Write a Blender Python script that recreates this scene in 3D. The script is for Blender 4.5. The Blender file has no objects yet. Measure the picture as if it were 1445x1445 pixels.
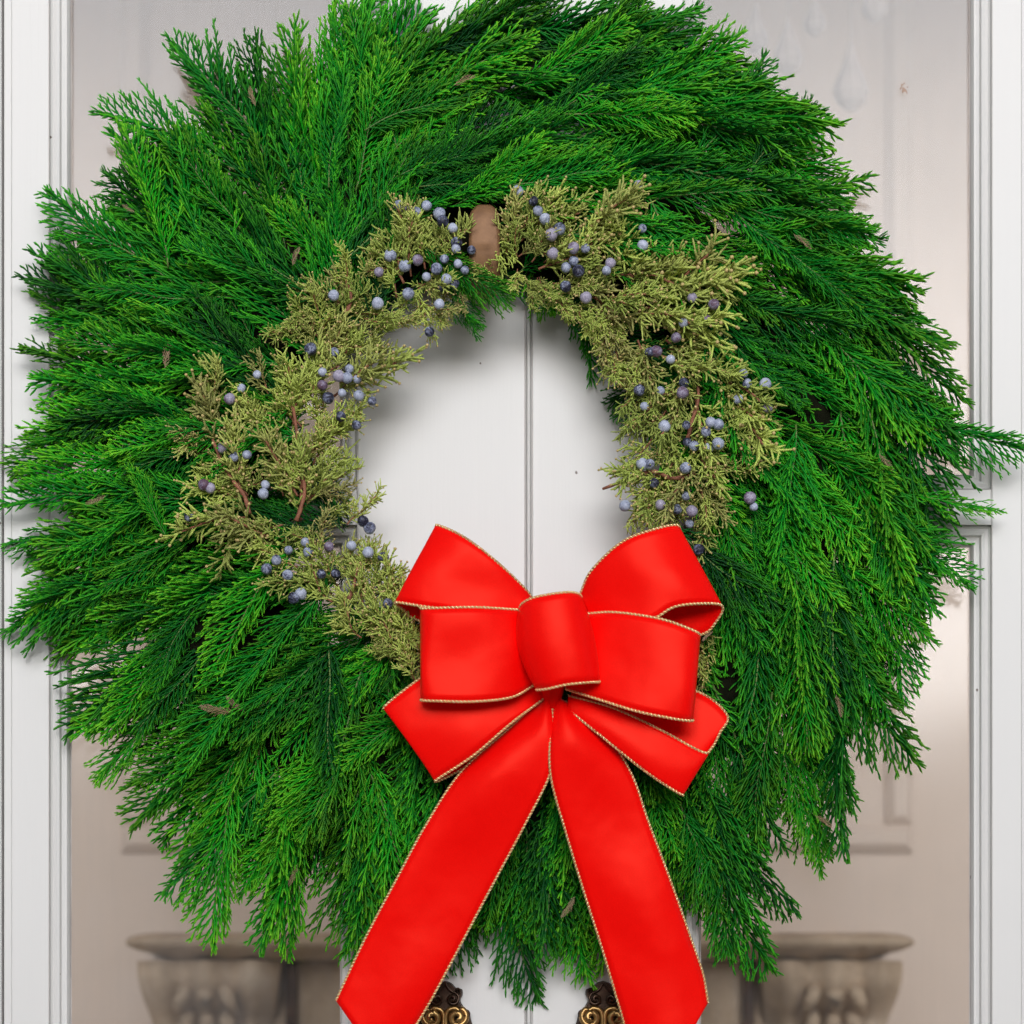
import bpy, math, random
import numpy as np
from mathutils import Vector, Matrix

SC = bpy.context.scene
COL = SC.collection
rnd = random.Random(7)
R = math.radians

# ------------------------------------------------------------------ camera
S = 0.0006            # metres per photo pixel on the door plane
D = 1.9               # camera distance from the door plane
PX, PY = 722.5, 1450  # principal point in photo pixels (camera level, lens shifted up)
ZC = 1.05             # camera height
W = 1445 * S
cam_d = bpy.data.cameras.new('camera')
cam = bpy.data.objects.new('camera', cam_d); COL.objects.link(cam)
cam.location = (0, -D, ZC)
cam.rotation_euler = (R(90), 0, 0)
cam_d.sensor_width = 36
cam_d.lens = 36 * D / W
cam_d.shift_y = (PY - 722.5) / 1445
cam_d.clip_start = 0.05
cam_d.clip_end = 500
cam_d.dof.use_dof = True
cam_d.dof.focus_distance = D - 0.062
cam_d.dof.aperture_fstop = 6.3
SC.camera = cam

# ------------------------------------------------------------------ sky, sun, exposure
SUN_EL, SUN_AZ = 14, 3     # azimuth: degrees to the right of straight-behind-the-camera
world = bpy.data.worlds.new('World'); SC.world = world
world.use_nodes = True
wn, wl = world.node_tree.nodes, world.node_tree.links
wn.clear()
sky = wn.new('ShaderNodeTexSky'); sky.sky_type = 'NISHITA'; sky.sun_disc = False
sky.sun_elevation = R(SUN_EL); sky.sun_rotation = R(180 - SUN_AZ)
sky.air_density = 1.0; sky.dust_density = 2.0; sky.ozone_density = 1.0
hs = wn.new('ShaderNodeHueSaturation'); hs.inputs['Saturation'].default_value = 0.35
bg = wn.new('ShaderNodeBackground'); bg.inputs['Strength'].default_value = 0.06
wo = wn.new('ShaderNodeOutputWorld')
wl.new(sky.outputs[0], hs.inputs['Color']); wl.new(hs.outputs[0], bg.inputs['Color']); wl.new(bg.outputs[0], wo.inputs['Surface'])
sun_d = bpy.data.lights.new('sun', 'SUN'); sun_d.energy = 1.5; sun_d.angle = R(42); sun_d.color = (0.865, 0.915, 1.0)
sun = bpy.data.objects.new('sun', sun_d); COL.objects.link(sun)
sv = Vector((math.sin(R(SUN_AZ)) * math.cos(R(SUN_EL)), -math.cos(R(SUN_AZ)) * math.cos(R(SUN_EL)), math.sin(R(SUN_EL))))
sun.rotation_euler = sv.to_track_quat('Z', 'Y').to_euler()
SC.view_settings.view_transform = 'Standard'
SC.view_settings.look = 'None'
SC.view_settings.gamma = 1
SC.view_settings.use_curve_mapping = False
SC.view_settings.exposure = 0.96
SC.render.engine = 'CYCLES'
SC.cycles.transparent_max_bounces = 16
SC.cycles.max_bounces = 8

# ------------------------------------------------------------------ helpers
DK = 0.53   # overall depth of the wreath
def P(px, py, d=0.0):
    """3-D point d metres in front of the door plane that stands at photo pixel px, py."""
    if d > 0: d *= DK
    k = (D - d) / D
    return Vector(((px - PX) * S * k, -d, ZC + (PY - py) * S * k))

def PXR(px): return (px - PX) * S
def PZ(py): return ZC + (PY - py) * S

def tag(o, label=None, cat=None, group=None, kind=None):
    if label: o['label'] = label
    if cat: o['category'] = cat
    if group: o['group'] = group
    if kind: o['kind'] = kind
    return o

def link(o, parent=None):
    COL.objects.link(o)
    if parent is not None:
        o.parent = parent
        o.matrix_parent_inverse = Matrix.Translation(-WLOC(parent))
    return o

def WLOC(o):
    v = o.location.copy()
    return v

def empty(name, loc, parent=None):
    o = bpy.data.objects.new(name, None); o.location = loc; o.empty_display_size = 0.05
    COL.objects.link(o)
    return o

class MB:
    """collects verts / faces (+ a per-vertex float called tip)"""
    def __init__(self): self.v = []; self.f = []; self.t = []; self.mi = []
    def add(self, vs, fs, tip=0.0, mi=0):
        b = len(self.v)
        self.v.extend([tuple(p) for p in vs])
        if isinstance(tip, (int, float)): self.t.extend([tip] * len(vs))
        else: self.t.extend(tip)
        self.f.extend([tuple(i + b for i in q) for q in fs]); self.mi.extend([mi] * len(fs))
    def box(self, x0, x1, y0, y1, z0, z1, bev=0.0):
        if bev <= 0:
            vs = [(x, y, z) for z in (z0, z1) for y in (y0, y1) for x in (x0, x1)]
            self.add(vs, [(0, 2, 3, 1), (4, 5, 7, 6), (0, 1, 5, 4), (2, 6, 7, 3), (0, 4, 6, 2), (1, 3, 7, 5)])
            return
        # box with chamfered edges on the front (low y) face
        b = bev
        vs = [(x0, y1, z0), (x1, y1, z0), (x1, y1, z1), (x0, y1, z1),
              (x0, y0 + b, z0), (x1, y0 + b, z0), (x1, y0 + b, z1), (x0, y0 + b, z1),
              (x0 + b, y0, z0 + b), (x1 - b, y0, z0 + b), (x1 - b, y0, z1 - b), (x0 + b, y0, z1 - b)]
        fs = [(0, 3, 2, 1), (8, 9, 10, 11)]
        for i in range(4):
            j = (i + 1) % 4
            fs.append((i, j, 4 + j, 4 + i)); fs.append((4 + i, 4 + j, 8 + j, 8 + i))
        self.add(vs, fs)
    def tube(self, pts, rad, k=4, tips=0.0, mi=0, cap=True):
        pts = np.asarray(pts, float); n = len(pts)
        rad = np.broadcast_to(np.asarray(rad, float), (n,))
        tan = np.gradient(pts, axis=0)
        tan /= np.linalg.norm(tan, axis=1)[:, None] + 1e-12
        ref = np.array([0, 0, 1.0]) if abs(tan[0][2]) < 0.9 else np.array([1.0, 0, 0])
        a = np.cross(tan, ref); a /= np.linalg.norm(a, axis=1)[:, None] + 1e-12
        b = np.cross(tan, a)
        ang = np.arange(k) * 2 * math.pi / k
        ring = (pts[:, None, :] + rad[:, None, None] * (np.cos(ang)[None, :, None] * a[:, None, :] + np.sin(ang)[None, :, None] * b[:, None, :]))
        vs = ring.reshape(-1, 3)
        tv = np.repeat(np.broadcast_to(np.asarray(tips, float), (n,)), k)
        fs = []
        for i in range(n - 1):
            for j in range(k):
                j2 = (j + 1) % k
                fs.append((i * k + j, i * k + j2, (i + 1) * k + j2, (i + 1) * k + j))
        if cap:
            fs.append(tuple(range((n - 1) * k, n * k)))
            fs.append(tuple(reversed(range(k))))
        self.add(vs.tolist(), fs, tv.tolist(), mi)
    def grid(self, pts):
        """pts: (n, m, 3) sheet"""
        n, m = pts.shape[:2]
        fs = [(i * m + j, i * m + j + 1, (i + 1) * m + j + 1, (i + 1) * m + j) for i in range(n - 1) for j in range(m - 1)]
        self.add(pts.reshape(-1, 3).tolist(), fs)
    def mesh(self, name, mats, smooth=True):
        me = bpy.data.meshes.new(name)
        me.from_pydata(self.v, [], self.f)
        at = me.attributes.new('tip', 'FLOAT', 'POINT'); at.data.foreach_set('value', self.t)
        for m in (mats if isinstance(mats, (list, tuple)) else [mats]): me.materials.append(m)
        me.polygons.foreach_set('material_index', self.mi)
        me.polygons.foreach_set('use_smooth', [smooth] * len(self.f))
        me.update()
        return me
    def build(self, name, mats, parent=None, smooth=False):
        o = bpy.data.objects.new(name, self.mesh(name, mats, smooth))
        return link(o, parent)

def catmull(pts, n):
    pts = np.asarray(pts, float)
    p = np.vstack([2 * pts[0] - pts[1], pts, 2 * pts[-1] - pts[-2]])
    m = len(pts) - 1
    out = []
    for u in np.linspace(0, m, n):
        i = min(int(u), m - 1); t = u - i
        a, b, c, d = p[i], p[i + 1], p[i + 2], p[i + 3]
        out.append(0.5 * ((2 * b) + (-a + c) * t + (2 * a - 5 * b + 4 * c - d) * t * t + (-a + 3 * b - 3 * c + d) * t ** 3))
    return np.array(out)

def interp_ang(table, th):
    xs = [a for a, _ in table]; ys = [b for _, b in table]
    th = (th + 180) % 360 - 180
    return float(np.interp(th, xs, ys))

# ------------------------------------------------------------------ materials
def mat(name):
    m = bpy.data.materials.new(name); m.use_nodes = True
    n = m.node_tree.nodes; l = m.node_tree.links
    return m, n, l, n['Principled BSDF']

def noise(n, l, scale, detail=4, vec=None, rough=0.6):
    t = n.new('ShaderNodeTexNoise'); t.inputs['Scale'].default_value = scale; t.inputs['Detail'].default_value = detail
    t.inputs['Roughness'].default_value = rough
    if vec is not None: l.new(vec, t.inputs['Vector'])
    return t

def ramp(n, l, src, stops):
    r = n.new('ShaderNodeValToRGB')
    e = r.color_ramp.elements
    while len(e) < len(stops): e.new(0.5)
    for i, (p, c) in enumerate(stops):
        e[i].position = p; e[i].color = (c[0], c[1], c[2], 1)
    l.new(src, r.inputs[0]); return r

def mixc(n, l, fac, a, b, typ='MIX'):
    m = n.new('ShaderNodeMix'); m.data_type = 'RGBA'; m.blend_type = typ
    for s, v in ((m.inputs[0], fac), (m.inputs[6], a), (m.inputs[7], b)):
        if hasattr(v, 'is_linked') or isinstance(v, bpy.types.NodeSocket): l.new(v, s)
        elif isinstance(v, (int, float)): s.default_value = v
        else: s.default_value = (v[0], v[1], v[2], 1)
    return m.outputs[2]

def mathn(n, l, op, a, b=None, clamp=False):
    m = n.new('ShaderNodeMath'); m.operation = op; m.use_clamp = clamp
    for s, v in ((m.inputs[0], a), (m.inputs[1], b)):
        if v is None: continue
        if isinstance(v, (int, float)): s.default_value = v
        else: l.new(v, s)
    return m.outputs[0]

def bump(n, l, h, strength, dist, bsdf):
    b = n.new('ShaderNodeBump'); b.inputs['Strength'].default_value = strength; b.inputs['Distance'].default_value = dist
    l.new(h, b.inputs['Height']); l.new(b.outputs[0], bsdf.inputs['Normal'])

def texco(n, l, which='Object', scale=(1, 1, 1)):
    t = n.new('ShaderNodeTexCoord'); mp = n.new('ShaderNodeMapping'); mp.inputs['Scale'].default_value = scale
    l.new(t.outputs[which], mp.inputs['Vector']); return mp.outputs[0]

def geopos(n, l, scale=(1, 1, 1)):
    t = n.new('ShaderNodeNewGeometry'); mp = n.new('ShaderNodeMapping'); mp.inputs['Scale'].default_value = scale
    l.new(t.outputs['Position'], mp.inputs['Vector']); return mp.outputs[0]

def make_paint():
    m, n, l, b = mat('white_door_paint')
    v = geopos(n, l)
    vs = geopos(n, l, (90, 90, 3))
    big = noise(n, l, 3.0, 3, v)
    streak = noise(n, l, 2.5, 5, vs)
    col = mixc(n, l, big.outputs[0], (0.685, 0.66, 0.63), (0.74, 0.715, 0.685))
    col = mixc(n, l, mathn(n, l, 'MULTIPLY', streak.outputs[0], 0.25), col, (0.68, 0.66, 0.645))
    chip = noise(n, l, 60, 2, v)
    ch = ramp(n, l, chip.outputs[0], [(0.755, (0, 0, 0)), (0.77, (1, 1, 1))])
    col = mixc(n, l, ch.outputs[0], col, (0.16, 0.12, 0.10))
    l.new(col, b.inputs['Base Color'])
    b.inputs['Roughness'].default_value = 0.42
    b.inputs['Specular IOR Level'].default_value = 0.35
    fine = noise(n, l, 500, 2, v)
    h = mathn(n, l, 'ADD', mathn(n, l, 'MULTIPLY', streak.outputs[0], 1.0), mathn(n, l, 'MULTIPLY', fine.outputs[0], 0.25))
    bump(n, l, h, 0.16, 0.001, b)
    return m

def make_grime():
    m, n, l, b = mat('grimy_joint')
    v = geopos(n, l, (1, 1, 0.3))
    t = noise(n, l, 40, 4, v)
    r = ramp(n, l, t.outputs[0], [(0.3, (0.36, 0.30, 0.27)), (0.7, (0.6, 0.55, 0.52))])
    l.new(r.outputs[0], b.inputs['Base Color']); b.inputs['Roughness'].default_value = 0.7
    return m

def make_glass():
    m, n, l, b = mat('window_glass')
    n.remove(b); out = n['Material Output']
    tr = n.new('ShaderNodeBsdfTransparent'); tr.inputs['Color'].default_value = (0.97, 0.97, 0.965, 1)
    gl = n.new('ShaderNodeBsdfGlossy'); gl.inputs['Roughness'].default_value = 0.11
    fr = n.new('ShaderNodeFresnel'); fr.inputs['IOR'].default_value = 1.385
    mx = n.new('ShaderNodeMixShader')
    l.new(fr.outputs[0], mx.inputs[0]); l.new(tr.outputs[0], mx.inputs[1]); l.new(gl.outputs[0], mx.inputs[2])
    df = n.new('ShaderNodeBsdfDiffuse'); df.inputs['Color'].default_value = (0.62, 0.6, 0.6, 1)
    v = geopos(n, l, (28, 28, 1.6)); st = noise(n, l, 4, 5, v)
    v2 = geopos(n, l); sp = noise(n, l, 420, 2, v2); cl = noise(n, l, 9, 4, v2)
    a = ramp(n, l, st.outputs[0], [(0.45, (0, 0, 0)), (0.85, (0.03, 0.03, 0.03))])
    s = ramp(n, l, sp.outputs[0], [(0.76, (0, 0, 0)), (0.79, (0.12, 0.12, 0.12))])
    c = ramp(n, l, cl.outputs[0], [(0.45, (0.01, 0.01, 0.01)), (0.8, (0.055, 0.055, 0.055))])
    f = mathn(n, l, 'ADD', mathn(n, l, 'ADD', a.outputs[0], s.outputs[0]), c.outputs[0])
    mx2 = n.new('ShaderNodeMixShader')
    l.new(f, mx2.inputs[0]); l.new(mx.outputs[0], mx2.inputs[1]); l.new(df.outputs[0], mx2.inputs[2])
    l.new(mx2.outputs[0], out.inputs['Surface'])
    bp = n.new('ShaderNodeBump'); bp.inputs['Strength'].default_value = 0.02; bp.inputs['Distance'].default_value = 0.002
    w = noise(n, l, 5, 2, v2); l.new(w.outputs[0], bp.inputs['Height']); l.new(bp.outputs[0], gl.inputs['Normal'])
    return m

def make_frond(name, dark, mid, tipc, rough=0.42):
    m, n, l, b = mat(name)
    oi = n.new('ShaderNodeObjectInfo')
    at = n.new('ShaderNodeAttribute'); at.attribute_name = 'tip'
    v = geopos(n, l)
    nz = noise(n, l, 14, 3, v)
    ra = n.new('ShaderNodeAttribute'); ra.attribute_name = 'shade'
    rv = mathn(n, l, 'FRACT', mathn(n, l, 'ADD', oi.outputs['Random'], ra.outputs['Fac']))
    f = mathn(n, l, 'ADD', mathn(n, l, 'MULTIPLY', rv, 0.85), mathn(n, l, 'MULTIPLY', mathn(n, l, 'SUBTRACT', nz.outputs[0], 0.45), 1.0), True)
    col = mixc(n, l, f, dark, mid)
    tf = mathn(n, l, 'MULTIPLY', mathn(n, l, 'POWER', at.outputs['Fac'], 1.25), mathn(n, l, 'ADD', mathn(n, l, 'MULTIPLY', f, 0.75), 0.4), True)
    col = mixc(n, l, tf, col, tipc)
    fine = noise(n, l, 700, 1, v)
    col = mixc(n, l, mathn(n, l, 'MULTIPLY', fine.outputs[0], 0.45), col, (dark[0] * .6, dark[1] * .6, dark[2] * .6))
    l.new(col, b.inputs['Base Color'])
    b.inputs['Roughness'].default_value = rough
    b.inputs['Specular IOR Level'].default_value = 0.18; b.inputs['Specular Tint'].default_value = (0.75, 1, 0.7, 1)
    bump(n, l, fine.outputs[0], 0.5, 0.0008, b)
    return m

def make_juniper():
    m, n, l, b = mat('juniper_scale_leaves')
    oi = n.new('ShaderNodeObjectInfo')
    at = n.new('ShaderNodeAttribute'); at.attribute_name = 'tip'
    v = geopos(n, l); nz = noise(n, l, 30, 3, v); fine = noise(n, l, 900, 1, v)
    f = mathn(n, l, 'ADD', mathn(n, l, 'MULTIPLY', oi.outputs['Random'], 0.6), mathn(n, l, 'MULTIPLY', nz.outputs[0], 0.4))
    col = mixc(n, l, f, (0.18, 0.28, 0.04), (0.74, 0.87, 0.18))
    br = mathn(n, l, 'FRACT', mathn(n, l, 'MULTIPLY', oi.outputs['Random'], 9.7))
    col = mixc(n, l, mathn(n, l, 'MULTIPLY', mathn(n, l, 'POWER', br, 3.0), 0.65), col, (0.36, 0.27, 0.13))
    tw = ramp(n, l, at.outputs['Fac'], [(0.0, (1, 1, 1)), (0.45, (0, 0, 0))])
    col = mixc(n, l, mathn(n, l, 'MULTIPLY', tw.outputs[0], 0.55), col, (0.36, 0.26, 0.13))
    col = mixc(n, l, mathn(n, l, 'MULTIPLY', fine.outputs[0], 0.5), col, (0.26, 0.26, 0.075))
    l.new(col, b.inputs['Base Color']); b.inputs['Roughness'].default_value = 0.6
    b.inputs['Specular IOR Level'].default_value = 0.25
    bump(n, l, fine.outputs[0], 0.6, 0.0008, b)
    return m

def make_simple(name, c0, c1, scale, rough, bumpd=0.0, metal=0.0, spec=0.5):
    m, n, l, b = mat(name)
    v = geopos(n, l); t = noise(n, l, scale, 5, v)
    r = ramp(n, l, t.outputs[0], [(0.3, c0), (0.7, c1)])
    l.new(r.outputs[0], b.inputs['Base Color']); b.inputs['Roughness'].default_value = rough
    b.inputs['Metallic'].default_value = metal; b.inputs['Specular IOR Level'].default_value = spec
    if bumpd: bump(n, l, t.outputs[0], 0.6, bumpd, b)
    return m

def make_berry():
    m, n, l, b = mat('juniper_berry_skin')
    oi = n.new('ShaderNodeObjectInfo')
    v = geopos(n, l); t = noise(n, l, 560, 3, v, 0.75); t2 = noise(n, l, 130, 2, v)
    k = mathn(n, l, 'ADD', mathn(n, l, 'MULTIPLY', t.outputs[0], 0.6), mathn(n, l, 'MULTIPLY', t2.outputs[0], 0.5))
    k = mathn(n, l, 'ADD', k, mathn(n, l, 'MULTIPLY', mathn(n, l, 'SUBTRACT', oi.outputs['Random'], 0.5), 0.34))
    r = ramp(n, l, k, [(0.40, (0.010, 0.010, 0.025)), (0.49, (0.12, 0.13, 0.21)), (0.57, (0.30, 0.33, 0.44)), (0.78, (0.47, 0.50, 0.62))])
    pur = mathn(n, l, 'GREATER_THAN', mathn(n, l, 'FRACT', mathn(n, l, 'MULTIPLY', oi.outputs['Random'], 7.31)), 0.82)
    col = mixc(n, l, mathn(n, l, 'MULTIPLY', pur, 0.4), r.outputs[0], (0.26, 0.13, 0.19))
    l.new(col, b.inputs['Base Color']); b.inputs['Roughness'].default_value = 0.5
    bump(n, l, t.outputs[0], 0.3, 0.0006, b)
    return m

def make_ribbon():
    m, n, l, b = mat('red_ribbon_cloth')
    v = geopos(n, l)
    t = noise(n, l, 900, 2, v); big = noise(n, l, 10, 3, v)
    col = mixc(n, l, t.outputs[0], (0.84, 0.001, 0.001), (0.99, 0.004, 0.003))
    l.new(col, b.inputs['Base Color'])
    b.inputs['Roughness'].default_value = 0.36
    b.inputs['Specular IOR Level'].default_value = 0.55; b.inputs['Specular Tint'].default_value = (1, 0.14, 0.08, 1)
    b.inputs['Sheen Weight'].default_value = 0.03; b.inputs['Sheen Roughness'].default_value = 0.4
    b.inputs['Sheen Tint'].default_value = (1, 0.35, 0.2, 1)
    pk = noise(n, l, 42, 2, v)
    h = mathn(n, l, 'ADD', mathn(n, l, 'ADD', mathn(n, l, 'MULTIPLY', t.outputs[0], 0.12), mathn(n, l, 'MULTIPLY', pk.outputs[0], 0.22)), mathn(n, l, 'MULTIPLY', big.outputs[0], 4.0))
    bump(n, l, h, 0.5, 0.0016, b)
    return m

def make_stone():
    m, n, l, b = mat('carved_stone')
    v = geopos(n, l); t = noise(n, l, 9, 6, v); t2 = noise(n, l, 60, 4, v)
    r = ramp(n, l, t.outputs[0], [(0.3, (0.36, 0.26, 0.165)), (0.55, (0.58, 0.435, 0.30)), (0.75, (0.70, 0.565, 0.43))])
    col = mixc(n, l, mathn(n, l, 'MULTIPLY', t2.outputs[0], 0.4), r.outputs[0], (0.22, 0.155, 0.11))
    l.new(col, b.inputs['Base Color']); b.inputs['Roughness'].default_value = 0.8
    bump(n, l, t2.outputs[0], 0.6, 0.006, b)
    return m

M_PAINT = make_paint()
M_GRIME = make_grime()
M_GLASS = make_glass()
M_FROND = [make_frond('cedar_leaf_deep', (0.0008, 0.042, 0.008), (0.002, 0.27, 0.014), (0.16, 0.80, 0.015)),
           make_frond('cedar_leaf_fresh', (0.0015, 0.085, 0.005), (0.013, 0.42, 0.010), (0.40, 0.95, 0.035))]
M_STEM = make_simple('cedar_stem', (0.05, 0.14, 0.02), (0.16, 0.22, 0.05), 40, 0.6)
M_DEAD = make_simple('dry_leaf', (0.30, 0.17, 0.09), (0.55, 0.38, 0.25), 60, 0.7)
M_JUN = make_juniper()
M_JTIP = make_simple('juniper_tip', (0.42, 0.31, 0.10), (0.62, 0.47, 0.20), 80, 0.55)
M_BARK = make_simple('juniper_bark', (0.16, 0.05, 0.025), (0.36, 0.14, 0.075), 120, 0.75, 0.001)
M_BERRY = make_berry()
M_RIBBON = make_ribbon()
M_GOLD = make_simple('gold_thread', (0.90, 0.54, 0.15), (1.0, 0.90, 0.52), 400, 0.22, 0, 0.35)  # pale and darker specks in the colour stand in for sparkle
M_GOLDDK = make_simple('red_gold_thread', (0.55, 0.20, 0.09), (0.8, 0.45, 0.22), 500, 0.5, 0, 0.2)
M_GAP_SHADE = make_simple('twig_base_gap_shade', (0.003, 0.005, 0.002), (0.012, 0.012, 0.006), 60, 1.0, 0.004, 0.0, 0.05)  # near-black colour stands in for deep shade in the foliage gaps
M_BRONZE = make_simple('aged_copper', (0.17, 0.08, 0.034), (0.29, 0.15, 0.068), 60, 0.6, 0.0004, 0.25)
M_DARKBR = make_simple('dark_bronze', (0.02, 0.010, 0.006), (0.06, 0.03, 0.016), 60, 0.28, 0.0006, 0.7)
M_BRASS = make_simple('rubbed_brass', (0.20, 0.11, 0.035), (0.46, 0.29, 0.11), 70, 0.3, 0.0005, 0.85)
M_STONE = make_stone()
M_WALL = make_simple('beige_plaster', (0.61, 0.495, 0.41), (0.66, 0.54, 0.455), 4, 0.85, 0.002)
M_CRYSTAL = make_simple('crystal_drop', (0.36, 0.30, 0.28), (0.46, 0.385, 0.34), 30, 0.3)
M_GROUND = make_simple('pale_bounce_ground', (0.36, 0.33, 0.29), (0.46, 0.43, 0.39), 0.8, 0.9)  # unseen ground kept pale to bounce light up onto door and wreath
M_SPOT = make_simple('dried_paint', (0.36, 0.22, 0.15), (0.5, 0.33, 0.24), 300, 0.8, 0.001)

# ------------------------------------------------------------------ setting
def build_ground():
    xs = np.concatenate([np.linspace(-60, -5, 24), np.arange(-4.8, 4.81, .12), np.linspace(5, 60, 24)])
    ys = np.concatenate([np.linspace(-90, -16, 12), np.linspace(-14.5, 6, 42), np.linspace(10, 60, 6)])
    r2 = np.random.RandomState(3)
    pts = np.zeros((len(ys), len(xs), 3))
    for i, y in enumerate(ys):
        t = min(max((-y - 4.0) / 8.0, 0), 1); up = t * t * (3 - 2 * t)
        for j, x in enumerate(xs):
            z = up * (2.95 + 0.2 * math.sin(x * 0.9 + 1) + 0.12 * math.sin(x * 2.3) + 0.1 * math.sin(x * 7.1 + y) + r2.uniform(-.22, .22))  # unseen bank behind the camera, added to block low sky reflected in the panes
            pts[i, j] = (x, y, z)
    mb = MB(); mb.grid(pts)
    o = mb.build('ground_added_bank', M_GROUND, None, True); tag(o, kind='structure')
build_ground()

WY = 1.6     # the room wall stands this far behind the doors
def build_wall():
    mb = MB(); mb.box(-2.2, 2.2, WY, WY + 0.15, 0.0, 2.75)
    wall = mb.build('interior_wall', M_WALL, None); tag(wall, kind='structure')
    # raised panel moulding above the mantel
    a, b_ = P(172, 1203, -WY), P(1287, -260, -WY)
    x0, x1, z0, z1 = a.x, b_.x, a.z, b_.z
    w = 0.042
    def strip(xa, xb, za, zb):
        mb = MB(); mb.box(xa, xb, WY - 0.018, WY - 0.001, za, zb, 0.012)
        mb.build('panel_moulding', M_WALL, wall)
    strip(x0, x1, z0, z0 + w); strip(x0, x1, z1 - w, z1)
    strip(x0, x0 + w, z0 + w + .001, z1 - w - .001); strip(x1 - w, x1, z0 + w + .001, z1 - w - .001)
build_wall()
mb = MB(); mb.box(-2.2, 2.2, 0.07, WY + .15, 2.78, 2.9); tag(mb.build('added_ceiling', M_WALL), kind='structure')  # unseen slab added to cut the top light on the room wall

def build_mantel():
    root = empty('stone_mantelpiece', P(722, 1500, -WY) * 1); root.location.z = 0.0
    tag(root, 'carved brown stone mantelpiece against the beige wall behind the lower panes', 'mantelpiece')
    yb = WY - 0.003; dep = 0.26
    k = (D + WY - dep) / D
    X = lambda px: (px - PX) * S * k
    Z = lambda py: ZC + (PY - py) * S * k
    # shelf: rounded profile swept round three sides
    x0, x1 = X(176), X(1292); zt, zb = Z(1315), Z(1352)
    h = zt - zb
    prof = [(0.055, 0.0), (0.040, 0.10), (0.030, 0.22), (0.012, 0.34), (0.0, 0.50), (-0.002, 0.66), (0.004, 0.82), (0.016, 0.94), (0.03, 1.0)]
    pts = []
    for ins, f in prof:
        z = zb + h * f
        row = [(x0 + ins, yb, z), (x0 + ins, yb - dep + ins + .02, z), (x0 + ins + .02, yb - dep + ins, z), (x1 - ins - .02, yb - dep + ins, z), (x1 - ins, yb - dep + ins + .02, z), (x1 - ins, yb, z)]
        pts.append(row)
    mb = MB(); mb.grid(np.array(pts))
    n = len(prof); m = 6
    mb.add(pts[-1], [(0, 1, 2, 3, 4, 5)]); mb.add(pts[0], [(5, 4, 3, 2, 1, 0)])
    mb.build('shelf', M_STONE, root, True)
    mb = MB(); mb.box(x0 + .10, x1 - .10, yb - .13, yb - .002, zb - .22, zb - .002); mb.build('frieze', M_STONE, root)
    for sgn in (-1, 1):
        xc = X(285) if sgn < 0 else X(1183)
        wd = 0.062 * k / 1.0
        # console leg: S-shaped profile, extruded sideways, fluted
        prof2 = [(0.0, 0.215), (-.03, 0.222), (-.06, .205), (-.09, .17), (-.12, .165), (-.16, .185), (-.20, .18), (-.25, .15), (-.32, .12), (-.5, .10), (-.75, .105), (-zb + 0.10, .12), (-zb + 0.09, .16), (-zb + 0.002, .16)]
        pr = catmull(prof2, 50)
        cols = np.linspace(-1, 1, 25)
        g = []
        for dz, dy in pr:
            ww = wd * (1.0 - 0.38 * min(max(-dz / 0.22, 0), 1) ** 1.2)
            rel = 0.006 * math.sin(-dz * 60)
            g.append([(xc + ww * c, yb - max(dy + 0.012 * math.cos(c * 9.5) + rel - 0.02 * abs(c) ** 6, .02), zb - .002 + dz) for c in cols])
        mb = MB(); gg = np.array(g); mb.grid(gg)
        # sides back to the wall
        for e in (0, -1):
            s_ = np.array([[(p[0], p[1], p[2]), (p[0], yb - .01, p[2])] for p in gg[:, e]]); mb.grid(s_)
        leg = mb.build('carved_leg', M_STONE, root, True)
        # acanthus leaves carved on the leg
        for i in range(5):
            zz = zb - 0.035 - 0.042 * i
            for s2 in (-1, 0, 1):
                mb = MB(); q = []
                for t in np.linspace(0, 1, 7):
                    q.append((xc + s2 * (0.026 - i * .002) + s2 * 0.018 * t, yb - (0.20 - .018 * i) - 0.025 * math.sin(t * 3.1), zz - 0.045 * t))
                mb.tube(q, [.005, .010, .012, .011, .009, .006, .003], 6)
                mb.build('acanthus_leaf', M_STONE, leg, True)
        # dark strip along the inner edge of the leg
        xi = xc - sgn * (wd + .012)
        mb = MB(); mb.box(xi - .008, xi + .008, yb - .15, yb - .002, 0.002, zb - .004); mb.build('inner_dark_strip', M_DARKBR, root)
build_mantel()

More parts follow.
